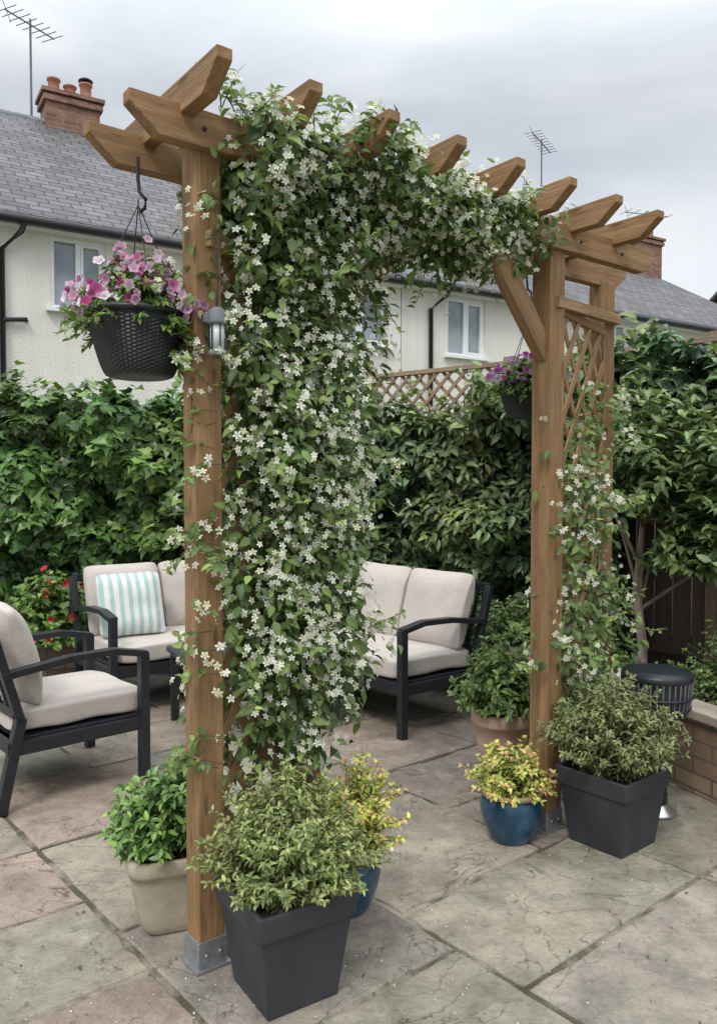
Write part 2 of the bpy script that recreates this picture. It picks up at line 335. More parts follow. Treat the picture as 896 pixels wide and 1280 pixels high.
# ---------------------------------------------------------------- ground
me=bpy.data.meshes.new('ground'); me.from_pydata([(-150,-60,-.03),(150,-60,-.03),(150,240,-.03),(-150,240,-.03)],[],[(0,1,2,3)]); obj('ground',me,M_lawn)
me=bpy.data.meshes.new('patio_base'); me.from_pydata([(-5,-1.5,-.007),(5,-1.5,-.007),(5,7.2,-.007),(-5,7.2,-.007)],[],[(0,1,2,3)]); obj('patio_bedding',me,M_joint)
U=.25; NX=40; occ=np.zeros((NX,NX),bool); random.seed(18)
vs=[];fs=[];cols=[]
th=R(40); ct,stt=math.cos(th),math.sin(th); O=Vector((-.05,-1.9))
cl=[(.35,.315,.255),(.335,.31,.255),(.39,.315,.27),(.355,.305,.27),(.32,.305,.245),(.41,.36,.295),(.36,.325,.285),(.30,.27,.23)]
for j in range(NX):
    for i in range(NX):
        if occ[i,j]: continue
        opts=[(3,2),(3,2),(2,3),(2,2),(2,2),(3,3),(4,2),(2,1),(1,2)]
        random.shuffle(opts); opts.sort(key=lambda s:-(s[0]*s[1]) if random.random()<.6 else 0)
        for a,bb in opts+[(1,1)]:
            if i+a<=NX and j+bb<=NX and not occ[i:i+a,j:j+bb].any(): break
        occ[i:i+a,j:j+bb]=True
        g=.0098; x0,x1,y0,y1=i*U+g,(i+a)*U-g,j*U+g,(j+bb)*U-g
        ring=[]
        for (p,q) in (((x0,y0),(x1,y0)),((x1,y0),(x1,y1)),((x1,y1),(x0,y1)),((x0,y1),(x0,y0))):
            k=11
            for s in range(k):
                t=s/k; jx=random.gauss(0,.0028); jy=random.gauss(0,.0028)
                ring.append((p[0]+(q[0]-p[0])*t+jx,p[1]+(q[1]-p[1])*t+jy))
        cxm,cym=(x0+x1)/2,(y0+y1)/2; zz=random.uniform(-.0015,.0015); tx,ty=random.gauss(0,.0018),random.gauss(0,.0018)
        b0=len(vs); n=len(ring); kk=random.uniform(.82,1.08); base=random.choice(cl); c=[base[k]*kk for k in range(3)]
        for lvl,(ins,z) in enumerate(((0,-.03),(0,-.007),(.003,-.002),(.008,0))):
            for (x,y) in ring:
                dx,dy=cxm-x,cym-y
                x2=x+math.copysign(min(ins,abs(dx)),dx)*(1 if abs(dx)>.6*(x1-x0)/2 else 0); y2=y+math.copysign(min(ins,abs(dy)),dy)*(1 if abs(dy)>.6*(y1-y0)/2 else 0)
                X=O.x+(x2-NX*U*.5)*ct-(y2)*stt+2.6; Y=O.y+(x2-NX*U*.5)*stt+(y2)*ct+1.6
                vs.append((X,Y,z+zz+tx*(x-cxm)*3+ty*(y-cym)*3)); cols.append((*c,1))
        for l in range(3):
            for s in range(n):
                k=(s+1)%n; fs.append((b0+l*n+s,b0+l*n+k,b0+(l+1)*n+k,b0+(l+1)*n+s))
        fs.append(tuple(b0+3*n+s for s in range(n)))
me=bpy.data.meshes.new('patio_paving'); me.from_pydata(vs,[],fs)
at=me.color_attributes.new('Col','FLOAT_COLOR','POINT'); at.data.foreach_set('color',np.array(cols,np.float32).ravel())
obj('patio_paving',me,M_slab)

# ---------------------------------------------------------------- pergola
D=Vector((.79,.61,0)).normalized(); Tn=Vector((D.y,-D.x,0))
A0=Vector((-.436,2.27,0))
def A(s,t=0,z=0): return A0+D*s+Tn*t+Vector((0,0,z))
pg=empty('wooden_pergola')
P1=Vector((-.45,2.32,0));P2=Vector((.765,3.25,0));P3=Vector((1.15,3.815,0));P4=Vector((-.19,2.785,0))
ang=math.atan2(D.y,D.x)
for i,(p,wd) in enumerate(((P1,.083),(P2,.092),(P3,.085),(P4,.083))):
    o=stick('post_%d'%(i+1),p+Vector((0,0,.02)),p+Vector((0,0,2.36)),wd,wd,M_wood,pg,bev=.005,up=(D.x,D.y,0))
    box('post_shoe_%d'%(i+1),(wd+.008,wd+.008,.085),p+Vector((0,0,.042)),M_galv,pg,(0,0,ang),.002)
    box('shoe_flange_%d'%(i+1),(wd+.03,wd+.03,.006),p+Vector((0,0,.004)),M_galv,pg,(0,0,ang),.001)
    for sgn in (-.022,.022):
        q=p+Tn*(wd/2+.006)+D*sgn+Vector((0,0,.045)); c_=lathe('bolt',[(.0065,0),(.0065,.004),(.004,.006)],M_galv,pg,q,12); c_.rotation_euler=(R(90),0,ang)
def beam(name,a,b,zb,zt,th=.045,cut=.085):
    a=Vector(a);b=Vector(b); d=b-a; Ln=d.length; h=zt-zb
    pts=[(cut,0),(Ln-cut,0),(Ln,h*.68),(Ln,h),(0,h),(0,h*.68)]
    return profile(name,pts,th,M_wood,pg,(a.x,a.y,zb),(d.x,d.y))
beam('front_beam',A(-.22),A(2.20),2.34,2.442)
bb0=Vector((-.78,2.325,0)); beam('rear_beam',bb0,bb0+D*2.60,2.34,2.442)
for i in range(8):
    s=-.055+.2795*i
    beam('rafter_%d'%(i+1),A(s,.235),A(s,-.45),2.415,2.508,.045,.085)
    c_=lathe('beam_bolt',[(.007,0),(.006,.004),(.0,.005)],M_black,pg,A(s,.0232,2.39)+D*.05,10); c_.rotation_euler=(R(90),0,ang)
stick('brace_right',P2+Vector((0,0,1.93))-D*.02,A(1.10,.0,2.375),.045,.09,M_wood,pg)
stick('brace_left',P4+Vector((0,0,1.9)),P4+D*.47+Vector((0,0,2.35)),.045,.085,M_wood,pg)
def lattice(prefix,a,b,z0,z1,sp,parent,m,lw=.028,lt=.008,slope=1.25,rail=True,railm=None,rw=.03):
    a=Vector(a);b=Vector(b);d=(b-a);Wd=d.length;u=d.normalized();nn=Vector((u.y,-u.x,0)); H=z1-z0; k=0
    for sg in (1,-1):
        c=-H/slope-Wd
        while c<Wd+H/slope+Wd:
            seg=[]
            for z in (0,H): seg.append((c+sg*z/slope,z))
            (xa,za),(xb,zb)=seg
            t0,t1=0,1; dx=xb-xa
            for lim,dirn in ((0,1),(Wd,-1)):
                fa=(xa-lim)*dirn; fb=(xb-lim)*dirn
                if fa<0 and fb<0: t0,t1=1,0
                elif fa<0: t0=max(t0,fa/(fa-fb))
                elif fb<0: t1=min(t1,fa/(fa-fb))
            if t1-t0>.02:
                p=a+u*(xa+dx*t0)+Vector((0,0,z0+H*t0))+nn*(lt*.55*sg); q=a+u*(xa+dx*t1)+Vector((0,0,z0+H*t1))+nn*(lt*.55*sg)
                ax=(q-p)
                o=box(prefix+'_lath_%d'%k,(ax.length,lt,lw),(0,0,0),m,parent,bev=.0015)
                x=ax.normalized(); y=nn; zz=x.cross(y).normalized(); mt=Matrix((x,zz.cross(x),zz)).transposed().to_4x4(); mt.translation=(p+q)/2; o.matrix_local=mt; k+=1
            c+=sp
    if rail:
        for z in (z0,z1): stick(prefix+'_rail',a+Vector((0,0,z)),b+Vector((0,0,z)),rw,.035,railm or m,parent)
sft=Tn*.02
lattice('right_trellis',P2+(P3-P2)*.06+sft,P3-(P3-P2)*.02+sft,.3,2.12,.15,pg,M_lath,.034)
lattice('left_trellis',P1+(P4-P1)*.08,P4-(P4-P1)*.06,.26,2.10,.15,pg,M_lath,.034)
stick('trellis_cap_right',P2+Vector((0,0,2.135))+Tn*.045-D*.01,P3+Vector((0,0,2.185))+D*.05+Tn*.05,.035,.045,M_lath,pg)
stick('trellis_cap_left',P1+Vector((0.02,-.04,2.10)),P4+Vector((0.0,0,2.10)),.035,.045,M_lath,pg)

pl=empty('post_light',(-.392,2.24,1.765))
lathe('lamp_base',[(.0,0),(.025,0),(.027,.004),(.027,.012),(.023,.014)],M_galv,pl,seg=24)
lathe('lamp_lens',[(.020,.014),(.020,.085)],M_lens,pl,seg=24)
for k in range(6):
    a=k*math.pi/3; stick('cage_bar',(.023*math.cos(a),.023*math.sin(a),.012),(.023*math.cos(a),.023*math.sin(a),.088),.003,.003,M_black,pl,bev=0)
lathe('lamp_cap',[(.020,.083),(.027,.086),(.028,.092),(.025,.10),(.025,.122),(.012,.132),(0,.134)],M_seal,pl,seg=24)
box('bracket',(.05,.02,.03),(-.02,.03,.11),M_seal,pl)
tube('cable',[(0,0,.13),(.003,.0,.2),(-.004,.01,.3),(-.015,.02,.345)],.003,M_black,pl)

# ---------------------------------------------------------------- jasmine
jm=empty('star_jasmine')
GJ=[(.06,.10,.035),(.10,.165,.05),(.155,.235,.07),(.25,.34,.10)]
def cloud(n,fn):
    P=[];O_=[]
    while len(P)<n:
        r=fn()
        if r: P.append(r[0]);O_.append(r[1])
    return np.array(P),np.array(O_)
ca=Vector((-.350,2.41,0)); cb=Vector((-.10,2.71,0))
def col_fn(surf):
    def f():
        z=random.uniform(.45,2.42); 
        k=1.0
        if z<.9: k=(z-.45)/.45*.75+.05
        if random.random()>k: return None
        t=random.random(); c=ca.lerp(cb,t)
        a=random.uniform(0,2*math.pi); lump=noise.noise(Vector((math.cos(a)*1.1+t*2,math.sin(a)*1.1,z*3.0)))
        rad=.15+.13*lump
        if z<1.1: rad*=.6+.4*max(0,(z-.4)/.7)
        if surf and noise.noise(Vector((math.cos(a)*1.6+t*5,math.sin(a)*1.6,z*5.5)))<-.32: return None
        rr=rad*(random.uniform(.78,1.12) if surf else math.sqrt(random.random()))
        if random.random()<.08: rr*=1.3
        o=Vector((math.cos(a),math.sin(a),random.uniform(-.1,.4)))
        p=Vector((c.x+rr*math.cos(a)*1.05,c.y+rr*math.sin(a),z))
        return p,o
    return f
def top_fn(surf):
    def f():
        s=random.uniform(.08,1.50); a=random.uniform(0,2*math.pi)
        ry=.19*(1 if s<1.2 else .75); rz=.108*(1.1 if s<.9 else .95)
        q=1+.9*noise.noise(Vector((s*4,math.cos(a),math.sin(a))))
        rr=q*(random.uniform(.8,1.12) if surf else math.sqrt(random.random()))
        if s>1.15 and random.random()<(s-1.15)*2.2: return None
        zc=2.40-.02*s
        if s<.45: zc-=.03
        p=A(s,-.08+ry*rr*math.cos(a),zc+rz*rr*math.sin(a))
        if random.random()<.10: p.z+=random.uniform(0,.06); 
        elif random.random()<.10: p.z-=random.uniform(0,.10)
        return p,(Tn*math.cos(a)+Vector((0,0,math.sin(a))))
    return f
def right_fn(surf):
    def f():
        z=random.uniform(.48,1.85); k=.95 if z<1.5 else .35
        if random.random()>k: return None
        t=random.uniform(.05,1.25); c=P2.lerp(P3,t)
        cl_=noise.noise(Vector((t*3,z*3.2,4.2)))
        if cl_<-.06+(.22 if z>1.4 else 0): return None
        a=random.uniform(0,2*math.pi); rr=random.uniform(.03,.14)
        o=Vector((math.cos(a),math.sin(a)-.3,.2)); return Vector((c.x+rr*math.cos(a)+.03,c.y+rr*math.sin(a)-.05,z)),o
    return f
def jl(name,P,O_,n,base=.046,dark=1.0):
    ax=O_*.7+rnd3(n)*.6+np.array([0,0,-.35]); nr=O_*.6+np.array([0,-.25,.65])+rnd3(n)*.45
    ln=rng.uniform(.65,1.25,n)*base; leaves(name,P,ax,nr,ln,ln*.5,palette(n,GJ,[.22,.32,.28,.18])*dark,T_leaf,M_leaf,jm)  # dark multiplies inner leaf colour down, painting shade inside the mass
def jf(name,P,O_,n,size=.0128):
    nr=O_+np.array([0,-.5,.3])+rnd3(n)*.5; P=P+unit(O_)*.02
    col=palette(n,[(.84,.84,.70),(.88,.88,.78),(.80,.80,.56)],None,.05)
    leaves(name,P,rnd3(n),nr,rng.uniform(.7,1.25,n)*size,rng.uniform(.7,1.25,n)*size,col,T_star,M_petal,jm)
random.seed(3)
def clus(P,O_,k,spread=.02):
    P2_=np.repeat(P,k,0)+rng.normal(0,spread,(len(P)*k,3)); return P2_,np.repeat(O_,k,0)
P,O_=cloud(5800,col_fn(True)); jl('column_leaves',P,O_,len(P),.044)
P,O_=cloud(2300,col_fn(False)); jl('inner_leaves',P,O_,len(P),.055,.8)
P,O_=cloud(4700,top_fn(True)); jl('top_leaves',P,O_,len(P),.044)
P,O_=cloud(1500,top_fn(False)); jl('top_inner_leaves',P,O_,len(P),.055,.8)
P,O_=cloud(1700,right_fn(True)); jl('right_leaves',P,O_,len(P),.046)
P,O_=cloud(1300,col_fn(True)); P=P+unit(O_)*.014; P,O_=clus(P,O_,4); jf('column_flowers',P,O_,len(P))
P,O_=cloud(760,top_fn(True)); P=P+unit(O_)*.014; P,O_=clus(P,O_,4); jf('top_flowers',P,O_,len(P))
P,O_=cloud(190,right_fn(True)); P,O_=clus(P,O_,4); jf('right_flowers',P,O_,len(P))
lines=[];TP=[];TO=[];TF=[]
def tendril(p,d,n,step=.022,sag=.02):
    p=Vector(p);d=Vector(d).normalized();pts=[p.copy()]
    for i in range(n):
        d=(d+Vector((random.gauss(0,.13),random.gauss(0,.13),random.gauss(0,.1)-sag))).normalized(); p=p+d*step; pts.append(p.copy())
        if i>0:
            for sg in (-1,1):
                sd_=d.cross(Vector((random.gauss(0,.4),random.gauss(0,.4),1))).normalized()*sg
                if random.random()<.85: TP.append(p.copy());TO.append(sd_+d*.5)
        if random.random()<.08: TF.append(p.copy())
    lines.append((pts,.0022,.0008))
for i in range(105):
    r=col_fn(True)(); 
    while not r: r=col_fn(True)()
    tendril(r[0],r[1]+Vector((0,0,random.uniform(-.5,.5))),random.randint(4,8))
for i in range(70):
    r=top_fn(True)()
    while not r: r=top_fn(True)()
    tendril(r[0],r[1]+Vector((0,0,.4)),random.randint(3,7),.019,.0)
for i in range(40):
    r=top_fn(True)()
    while not r: r=top_fn(True)()
    tendril(r[0],r[1]+Tn*.4+Vector((0,0,-.8)),random.randint(4,9),.022,.03)
for i in range(60):
    r=right_fn(True)()
    while not r: r=right_fn(True)()
    tendril(r[0],r[1],random.randint(3,8))
for z in (1.28,1.20,.98,.70,1.5,1.75,.62,1.62,.9):
    for k in range(3): tendril((-.40+random.uniform(-.03,.02),2.265,z+random.uniform(-.05,.05)),(-1,-.25+random.gauss(0,.3),random.uniform(-.2,.4)),random.randint(3,7),.022)
tendril(A(.0,.05,2.48),(-.1,0,1),7,.02,0); 
for k in range(6): tendril(A(random.uniform(.0,.4),.05,2.45),(random.gauss(-.3,.4),0,1),6,.02,0)
n=len(TP); ax=np.array([tuple(q) for q in TO])+rnd3(n)*.2; ln=rng.uniform(.022,.044,n)
leaves('tendril_leaves',[tuple(q) for q in TP],ax,rnd3(n)*.4+np.array([0,-.4,.8]),ln,ln*.5,palette(n,GJ[1:]),T_leaf,M_leaf,jm)
n=len(TF); Pq=np.array([tuple(q) for q in TF]); Pq,Oq=clus(Pq,np.tile([[0,-.5,.3]],(n,1)),4,.012); jf('tendril_flowers',Pq-np.array([0,-.008,.012]),Oq,len(Pq))
for k in range(7):
    b0=ca.lerp(cb,random.uniform(.2,.9)); pts=[]
    for i in range(22):
        z=i*.11; pts.append((b0.x+.05*math.sin(i*.7+k*2),b0.y+.05*math.cos(i*.6+k),z+.02))
    lines.append((pts,.008,.004))
for k in range(5):
    pts=[]
    for i in range(18):
        t=.5+.45*math.sin(i*.45+k*1.3); c=P2.lerp(P3,t); pts.append((c.x+.02*math.sin(k+i),c.y-.03,.05+i*.105))
    lines.append((pts,.006,.002))
tubes('vine_stems',lines,M_stem,jm,5)

# ---------------------------------------------------------------- generic shrub
def shrub(name,base,rx,rz,nst,lsize,lw,pal,m=M_leaf,nodes=9,parent=None,flowers=None,start=.25,spread=1.0,droop=.02,r0=.03,tmpl=T_leaf,tipcol=None,w=None):
    e=parent or empty(name,base); TPs=[];TAs=[];TNs=[];lns=[];C=[];ls=[];tips=[]
    for s in range(nst):
        a=random.uniform(0,2*math.pi); q=math.sqrt(random.random())
        elev=math.pi/2-q*spread*1.15
        tgt=Vector((math.cos(a)*math.cos(elev)*rx,math.sin(a)*math.cos(elev)*rx,math.sin(elev)*rz))*random.uniform(.78,1.1)
        st=Vector((math.cos(a)*r0*q,math.sin(a)*r0*q,0)); pts=[]
        K=nodes+2
        ctrl=Vector((tgt.x*.35,tgt.y*.35,tgt.z*.7))
        jit=Vector((random.gauss(0,.012),random.gauss(0,.012),0))
        for k in range(K+1):
            t=k/K; p=st*(1-t)**2+ctrl*2*t*(1-t)+tgt*t*t+jit*math.sin(t*5); p.z-=droop*t*t*q*2; pts.append(p)
        ls.append((pts,.0028,.001))
        for k in range(1,K+1):
            t=k/K
            if t<start: continue
            d=(pts[k]-pts[k-1]).normalized(); side=d.cross(Vector((math.cos(k*2.4),math.sin(k*2.4),.3))).normalized()
            for sg in (-1,1):
                TPs.append(pts[k]); TAs.append(side*sg*.9+d*(.5+.5*t)+Vector((0,0,.1))); TNs.append(Vector((random.gauss(0,.35),random.gauss(-.15,.35),.9))+d*.3)
                lns.append(lsize*random.uniform(.7,1.15)*(1.0 if t<.9 else .75)); C.append(t)
        for u_ in range(3):
            TPs.append(pts[-1]); TAs.append(Vector((random.gauss(0,.5),random.gauss(0,.5),.8))); TNs.append(Vector((random.gauss(0,.6),random.gauss(-.4,.5),.6))); lns.append(lsize*random.uniform(.5,.9)); C.append(1)
        tips.append(tgt)
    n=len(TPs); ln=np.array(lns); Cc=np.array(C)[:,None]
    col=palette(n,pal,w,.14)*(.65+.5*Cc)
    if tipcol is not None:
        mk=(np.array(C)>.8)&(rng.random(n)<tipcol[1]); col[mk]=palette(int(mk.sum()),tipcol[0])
    leaves('leaves',[tuple(q) for q in TPs],[tuple(q) for q in TAs],[tuple(q) for q in TNs],ln,ln*lw,col,tmpl,m,e)
    tubes('stems',ls,M_stem,e,4)
    if flowers:
        pal2,k,size,tm=flowers; idx=[random.choice(tips) for _ in range(k)]
        P=np.array([tuple(q) for q in idx])*rng.uniform(.9,1.1,(k,1))+rng.normal(0,.014,(k,3)); nr=P*np.array([1,1,.6])+np.array([0,-.12,.02])
        leaves('flowers',P,rnd3(k),unit(nr)+rnd3(k)*.45,rng.uniform(.7,1.15,k)*size,rng.uniform(.7,1.15,k)*size,palette(k,pal2,None,.1),tm,M_petal,e)
    return e
def planter_box(name,loc,rz,top,bot,h,soil=True):
    e=empty(name,loc,rz); t=top/2; b=bot/2; bm=bmesh.new()
    levels=[(b,0),(b+(t-b)*.73,h*.74),(t-.003,h*.76),(t,h*.78),(t+.004,h),(t-.012,h),(t-.016,h-.03)]
    rings=[[bm.verts.new((sx*s,sy*s,z)) for sx,sy in ((-1,-1),(1,-1),(1,1),(-1,1))] for s,z in levels]
    for i in range(len(rings)-1):
        for k in range(4): bm.faces.new((rings[i][k],rings[i][(k+1)%4],rings[i+1][(k+1)%4],rings[i+1][k]))
    bm.faces.new(list(reversed(rings[0])))
    me=bpy.data.meshes.new('planter_body'); bm.to_mesh(me); bm.free(); o=obj('planter_body',me,M_planter,e); bevel(o,.006,3)
    box('potting_soil',(top-.03,top-.03,.02),(0,0,h-.035),M_soil,e,bev=.004); return e
HEBE=[(.12,.16,.055),(.2,.25,.085),(.29,.335,.12),(.38,.415,.18)]
random.seed(21)
planter_box('square_planter',(-.205,2.195,0),R(33),.29,.215,.30)
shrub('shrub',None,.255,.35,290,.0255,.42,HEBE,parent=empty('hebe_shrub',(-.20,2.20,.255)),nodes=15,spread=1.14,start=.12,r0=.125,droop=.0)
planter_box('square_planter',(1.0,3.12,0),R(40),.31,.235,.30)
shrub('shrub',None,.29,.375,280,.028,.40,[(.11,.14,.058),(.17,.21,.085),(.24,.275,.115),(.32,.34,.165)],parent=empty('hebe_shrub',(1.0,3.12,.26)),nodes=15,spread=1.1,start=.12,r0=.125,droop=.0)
sp_=empty('stone_planter',(-.60,2.56,0),R(20))
prof=[(.085,0),(.098,.004),(.112,.03),(.128,.10),(.14,.17),(.145,.20),(.151,.203),(.155,.215),(.155,.245),(.149,.252),(.138,.252),(.134,.24),(.132,.2)]
lathe('pot_body',prof,M_stonepot,sp_,seg=64,sq=5)
lathe('potting_soil',[(.131,.19),(.131,.222),(.0,.226)],M_soil,sp_,seg=32,sq=5)
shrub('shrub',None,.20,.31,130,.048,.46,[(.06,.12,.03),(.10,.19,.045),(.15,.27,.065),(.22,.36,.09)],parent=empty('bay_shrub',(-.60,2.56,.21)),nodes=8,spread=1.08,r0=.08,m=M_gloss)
def bluepot(loc,sc=1):
    e=empty('blue_glazed_pot',loc)
    P=[(.07,0),(.078,.004),(.092,.03),(.112,.08),(.122,.125),(.122,.15),(.113,.178),(.108,.185)]
    lathe('pot_body',[(a*sc,b*sc) for a,b in P],M_blue,e)
    P=[(.107,.183),(.120,.186),(.127,.194),(.127,.203),(.118,.209),(.108,.206),(.104,.19)]
    lathe('pot_rim',[(a*sc,b*sc) for a,b in P],M_rim,e)
    lathe('potting_soil',[(.106*sc,.17*sc),(.106*sc,.192*sc),(0,.196*sc)],M_soil,e); return e
EUO=[(.22,.28,.06),(.42,.46,.1),(.64,.6,.17),(.34,.40,.09)]
PK=[(.8,.62,.18),(.82,.72,.3),(.78,.45,.28),(.7,.34,.3)]
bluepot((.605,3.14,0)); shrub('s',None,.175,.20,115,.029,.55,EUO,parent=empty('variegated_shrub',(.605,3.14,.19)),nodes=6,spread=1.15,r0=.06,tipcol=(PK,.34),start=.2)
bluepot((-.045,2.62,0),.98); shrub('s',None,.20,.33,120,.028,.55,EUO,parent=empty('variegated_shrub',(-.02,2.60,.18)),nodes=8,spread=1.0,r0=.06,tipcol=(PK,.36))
e=empty('terracotta_pot',(.69,3.80,0))
lathe('pot_body',[(.09,0),(.10,.01),(.125,.2),(.135,.27),(.146,.272),(.15,.28),(.15,.325),(.142,.335),(.13,.33),(.128,.28)],M_terra,e)
lathe('potting_soil',[(.13,.27),(.13,.31),(0,.315)],M_soil,e)
shrub('s',None,.23,.38,120,.055,.48,[(.08,.13,.045),(.13,.2,.06),(.2,.29,.09)],parent=empty('leafy_pot_plant',(.69,3.80,.29)),nodes=8,spread=1.1,r0=.08)

def basket(loc,top,rad,pal,fpal,nfl,fs_=.0155):
    e=empty('hanging_basket',loc); prof=[]
    H=.172*rad/.14
    for k in range(35):
        t=k/34; z=-H*(1-t); r=rad*(.60+.40*t**.6) if k else rad*.54; prof.append((r,z))
    lathe('woven_basket',prof,M_black,e,seg=168,weave=.0014,smooth=False)
    lathe('basket_rim',[(rad-.01,-.008),(rad+.006,-.008),(rad+.009,0),(rad+.006,.009),(rad-.01,.009)],M_black,e)
    lathe('basket_soil',[(rad-.008,-.03),(rad-.008,.0),(0,.006)],M_soil,e)
    apex=Vector((0,0,.31*rad/.14)); ht=top-loc[2]
    ls=[]
    for k in range(4):
        a=k*math.pi/2+.5; ls.append(([Vector((rad*math.cos(a),rad*math.sin(a),0)),apex],.0018,.0018))
    ls.append(([apex,Vector((0,0,ht-.12))],.0022,.0022)); tubes('hanging_chain',ls,M_black,e,5)
    pts=[Vector((.0,0,ht-.16)),Vector((.02,0,ht-.145)),Vector((.022,0,ht-.12)),Vector((.004,0,ht-.10)),Vector((-.0,0,ht-.06)),Vector((0,0,ht))]
    tube('hook',pts,.0055,M_black,e)
    pe=empty('petunia_plant',(loc[0],loc[1],loc[2]))
    shrub('s',None,rad*1.35,rad*1.1,120,.035,.5,pal,parent=pe,nodes=6,spread=1.4,r0=.1,droop=.04,start=.3,flowers=(fpal,nfl,fs_,T_disc))
    return e
random.seed(5)
LG=[(.07,.13,.035),(.13,.22,.05),(.2,.31,.08)]
basket((-.636,2.34,1.893),2.35,.145,LG,[(.78,.5,.70),(.82,.62,.78),(.68,.3,.56),(.5,.02,.2),(.45,.02,.16),(.86,.78,.84)],270)
basket((.775,3.72,1.87),2.41,.125,LG,[(.45,.05,.36),(.6,.22,.55),(.7,.6,.7)],120,.018)

ht=empty('patio_heater',(1.275,3.40,0))
lathe('base_plate',[(.085,0),(.09,.006),(.088,.014),(.06,.03),(.05,.045),(.0,.047)],M_silver,ht)
lathe('stem',[(.048,.044),(.05,.06),(.04,.2),(.045,.36),(.07,.40),(.07,.42)],M_black,ht)
prof=[(.06,.40),(.10,.415),(.128,.44),(.138,.48),(.142,.54),(.142,.575),(.147,.58),(.147,.6),(.14,.612),(.10,.622),(.0,.625)]
lathe('drum',prof,M_frame,ht)
for k in range(36):
    a=2*math.pi*k/36; stick('rib_%d'%k,(.132*math.cos(a),.132*math.sin(a),.45),(.145*math.cos(a),.145*math.sin(a),.58),.006,.006,M_seal,ht,bev=.001)
lathe('ring',[(.142,.508),(.149,.51),(.149,.516),(.142,.518)],M_frame,ht)
lathe('ring',[(.134,.46),(.14,.462),(.14,.468),(.136,.47)],M_frame,ht)

# ---------------------------------------------------------------- furniture
def cushion(name,size,loc,rot,m,parent,puff=.35,sub=12,wr=.006):
    bm=bmesh.new(); bmesh.ops.create_cube(bm,size=2); bmesh.ops.subdivide_edges(bm,edges=bm.edges[:],cuts=sub,use_grid_fill=True)
    sd_=random.random()*50
    for v in bm.verts:
        x,y,z=v.co; f=1-puff*(abs(x)**5+abs(y)**5-abs(x*y)**5*.2)*.75
        f=max(f,.22)
        px=x*(1-.035*(1-y*y)*abs(x)); py=y*(1-.035*(1-x*x)*abs(y))
        corner=(abs(x)**10*abs(y)**10); px*=1-.05*corner; py*=1-.05*corner
        edge=abs(z)**8; px*=1-edge*.03; py*=1-edge*.03
        v.co=Vector((px*size[0]/2,py*size[1]/2,z*f*size[2]/2))
        v.co.z+=wr*noise.noise(Vector((x*1.7+sd_,y*1.7,z)))*2+wr*.6*noise.noise(Vector((x*5+sd_,y*3,z)))
    me=bpy.data.meshes.new(name); bm.to_mesh(me); bm.free(); o=obj(name,me,m,parent,loc,rot,True)
    md=o.modifiers.new('s','SUBSURF'); md.levels=1; md.render_levels=1
    return o
def seat(name,loc,rz,W,ncush,Dp=.68):
    e=empty(name,loc,rz); f=.045; x=W/2-f/2; yf=-Dp/2+f/2; yb=Dp/2-f/2
    for sx in (-1,1):
        stick('front_leg',(sx*x,yf,0),(sx*x,yf,.605),f,f,M_frame,e,up=(0,1,0))
        stick('rear_leg',(sx*x,yb+.03,0),(sx*x,yb-.06,.40),f,f,M_frame,e,up=(0,1,0))
        stick('back_post',(sx*x,yb-.06,.38),(sx*x,yb+.06,.80),f,f*.8,M_frame,e,up=(0,1,0))
        pts=[(sx*x,yf-.012,.600),(sx*x,yf+.15,.632),(sx*x,yf+.36,.628),(sx*x,yb+.02,.59)]
        for a_,b_ in zip(pts[:-1],pts[1:]): stick('arm_rest',a_,b_,.055,.03,M_frame,e)
        stick('side_rail',(sx*x,yf,.27),(sx*x,yb-.0,.27),.03,.06,M_frame,e)
    stick('front_rail',(-x,yf,.275),(x,yf,.275),.03,.07,M_frame,e)
    stick('rear_rail',(-x,yb-.03,.275),(x,yb-.03,.275),.03,.07,M_frame,e)
    stick('back_top_rail',(-x,yb+.062,.79),(x,yb+.062,.79),.03,.05,M_frame,e)
    stick('back_low_rail',(-x,yb-.04,.42),(x,yb-.04,.42),.025,.04,M_frame,e)
    k=int(W/.09)
    for i in range(1,k): 
        xx=-x+2*x*i/k; stick('back_slat_%d'%i,(xx,yb-.04,.42),(xx,yb+.06,.78),.022,.012,M_frame,e,up=(0,1,0))
    box('seat_deck',(W-.08,Dp-.08,.02),(0,0,.30),M_frame,e)
    cushion('seat_cushion',(W-.095,Dp-.05,.125),(0,-.03,.375),(0,0,0),M_fab,e,.18)
    cw=(W-.1)/ncush
    for i in range(ncush):
        cx=-W/2+.05+cw*(i+.5); cushion('back_cushion_%d'%(i+1),(cw-.005,.47,.17),(cx,yb-.10,.65),(R(74),0,random.uniform(-.04,.04)),M_fab,e,.75)
    return e
random.seed(9)
seat('garden_armchair',(-1.475,3.83,0),R(132),.67,1)
seat('garden_sofa',(.143,5.03,0),R(-52),1.18,2)
s2=seat('garden_sofa',(-1.235,5.36,0),R(38.5),1.15,2)
cushion('striped_cushion',(.42,.42,.14),(-.30,.02,.635),(R(68),0,R(-8)),M_stripe,s2,.8)
tb=empty('coffee_table',(-.62,4.72,0),R(25))
for sx in (-1,1):
    for sy in (-1,1): box('leg',(.045,.045,.40),(sx*.42,sy*.23,.2),M_frame,tb)
box('table_top',(.92,.54,.03),(0,0,.43),M_frame,tb); box('apron',(.86,.48,.03),(0,0,.40),M_frame,tb)

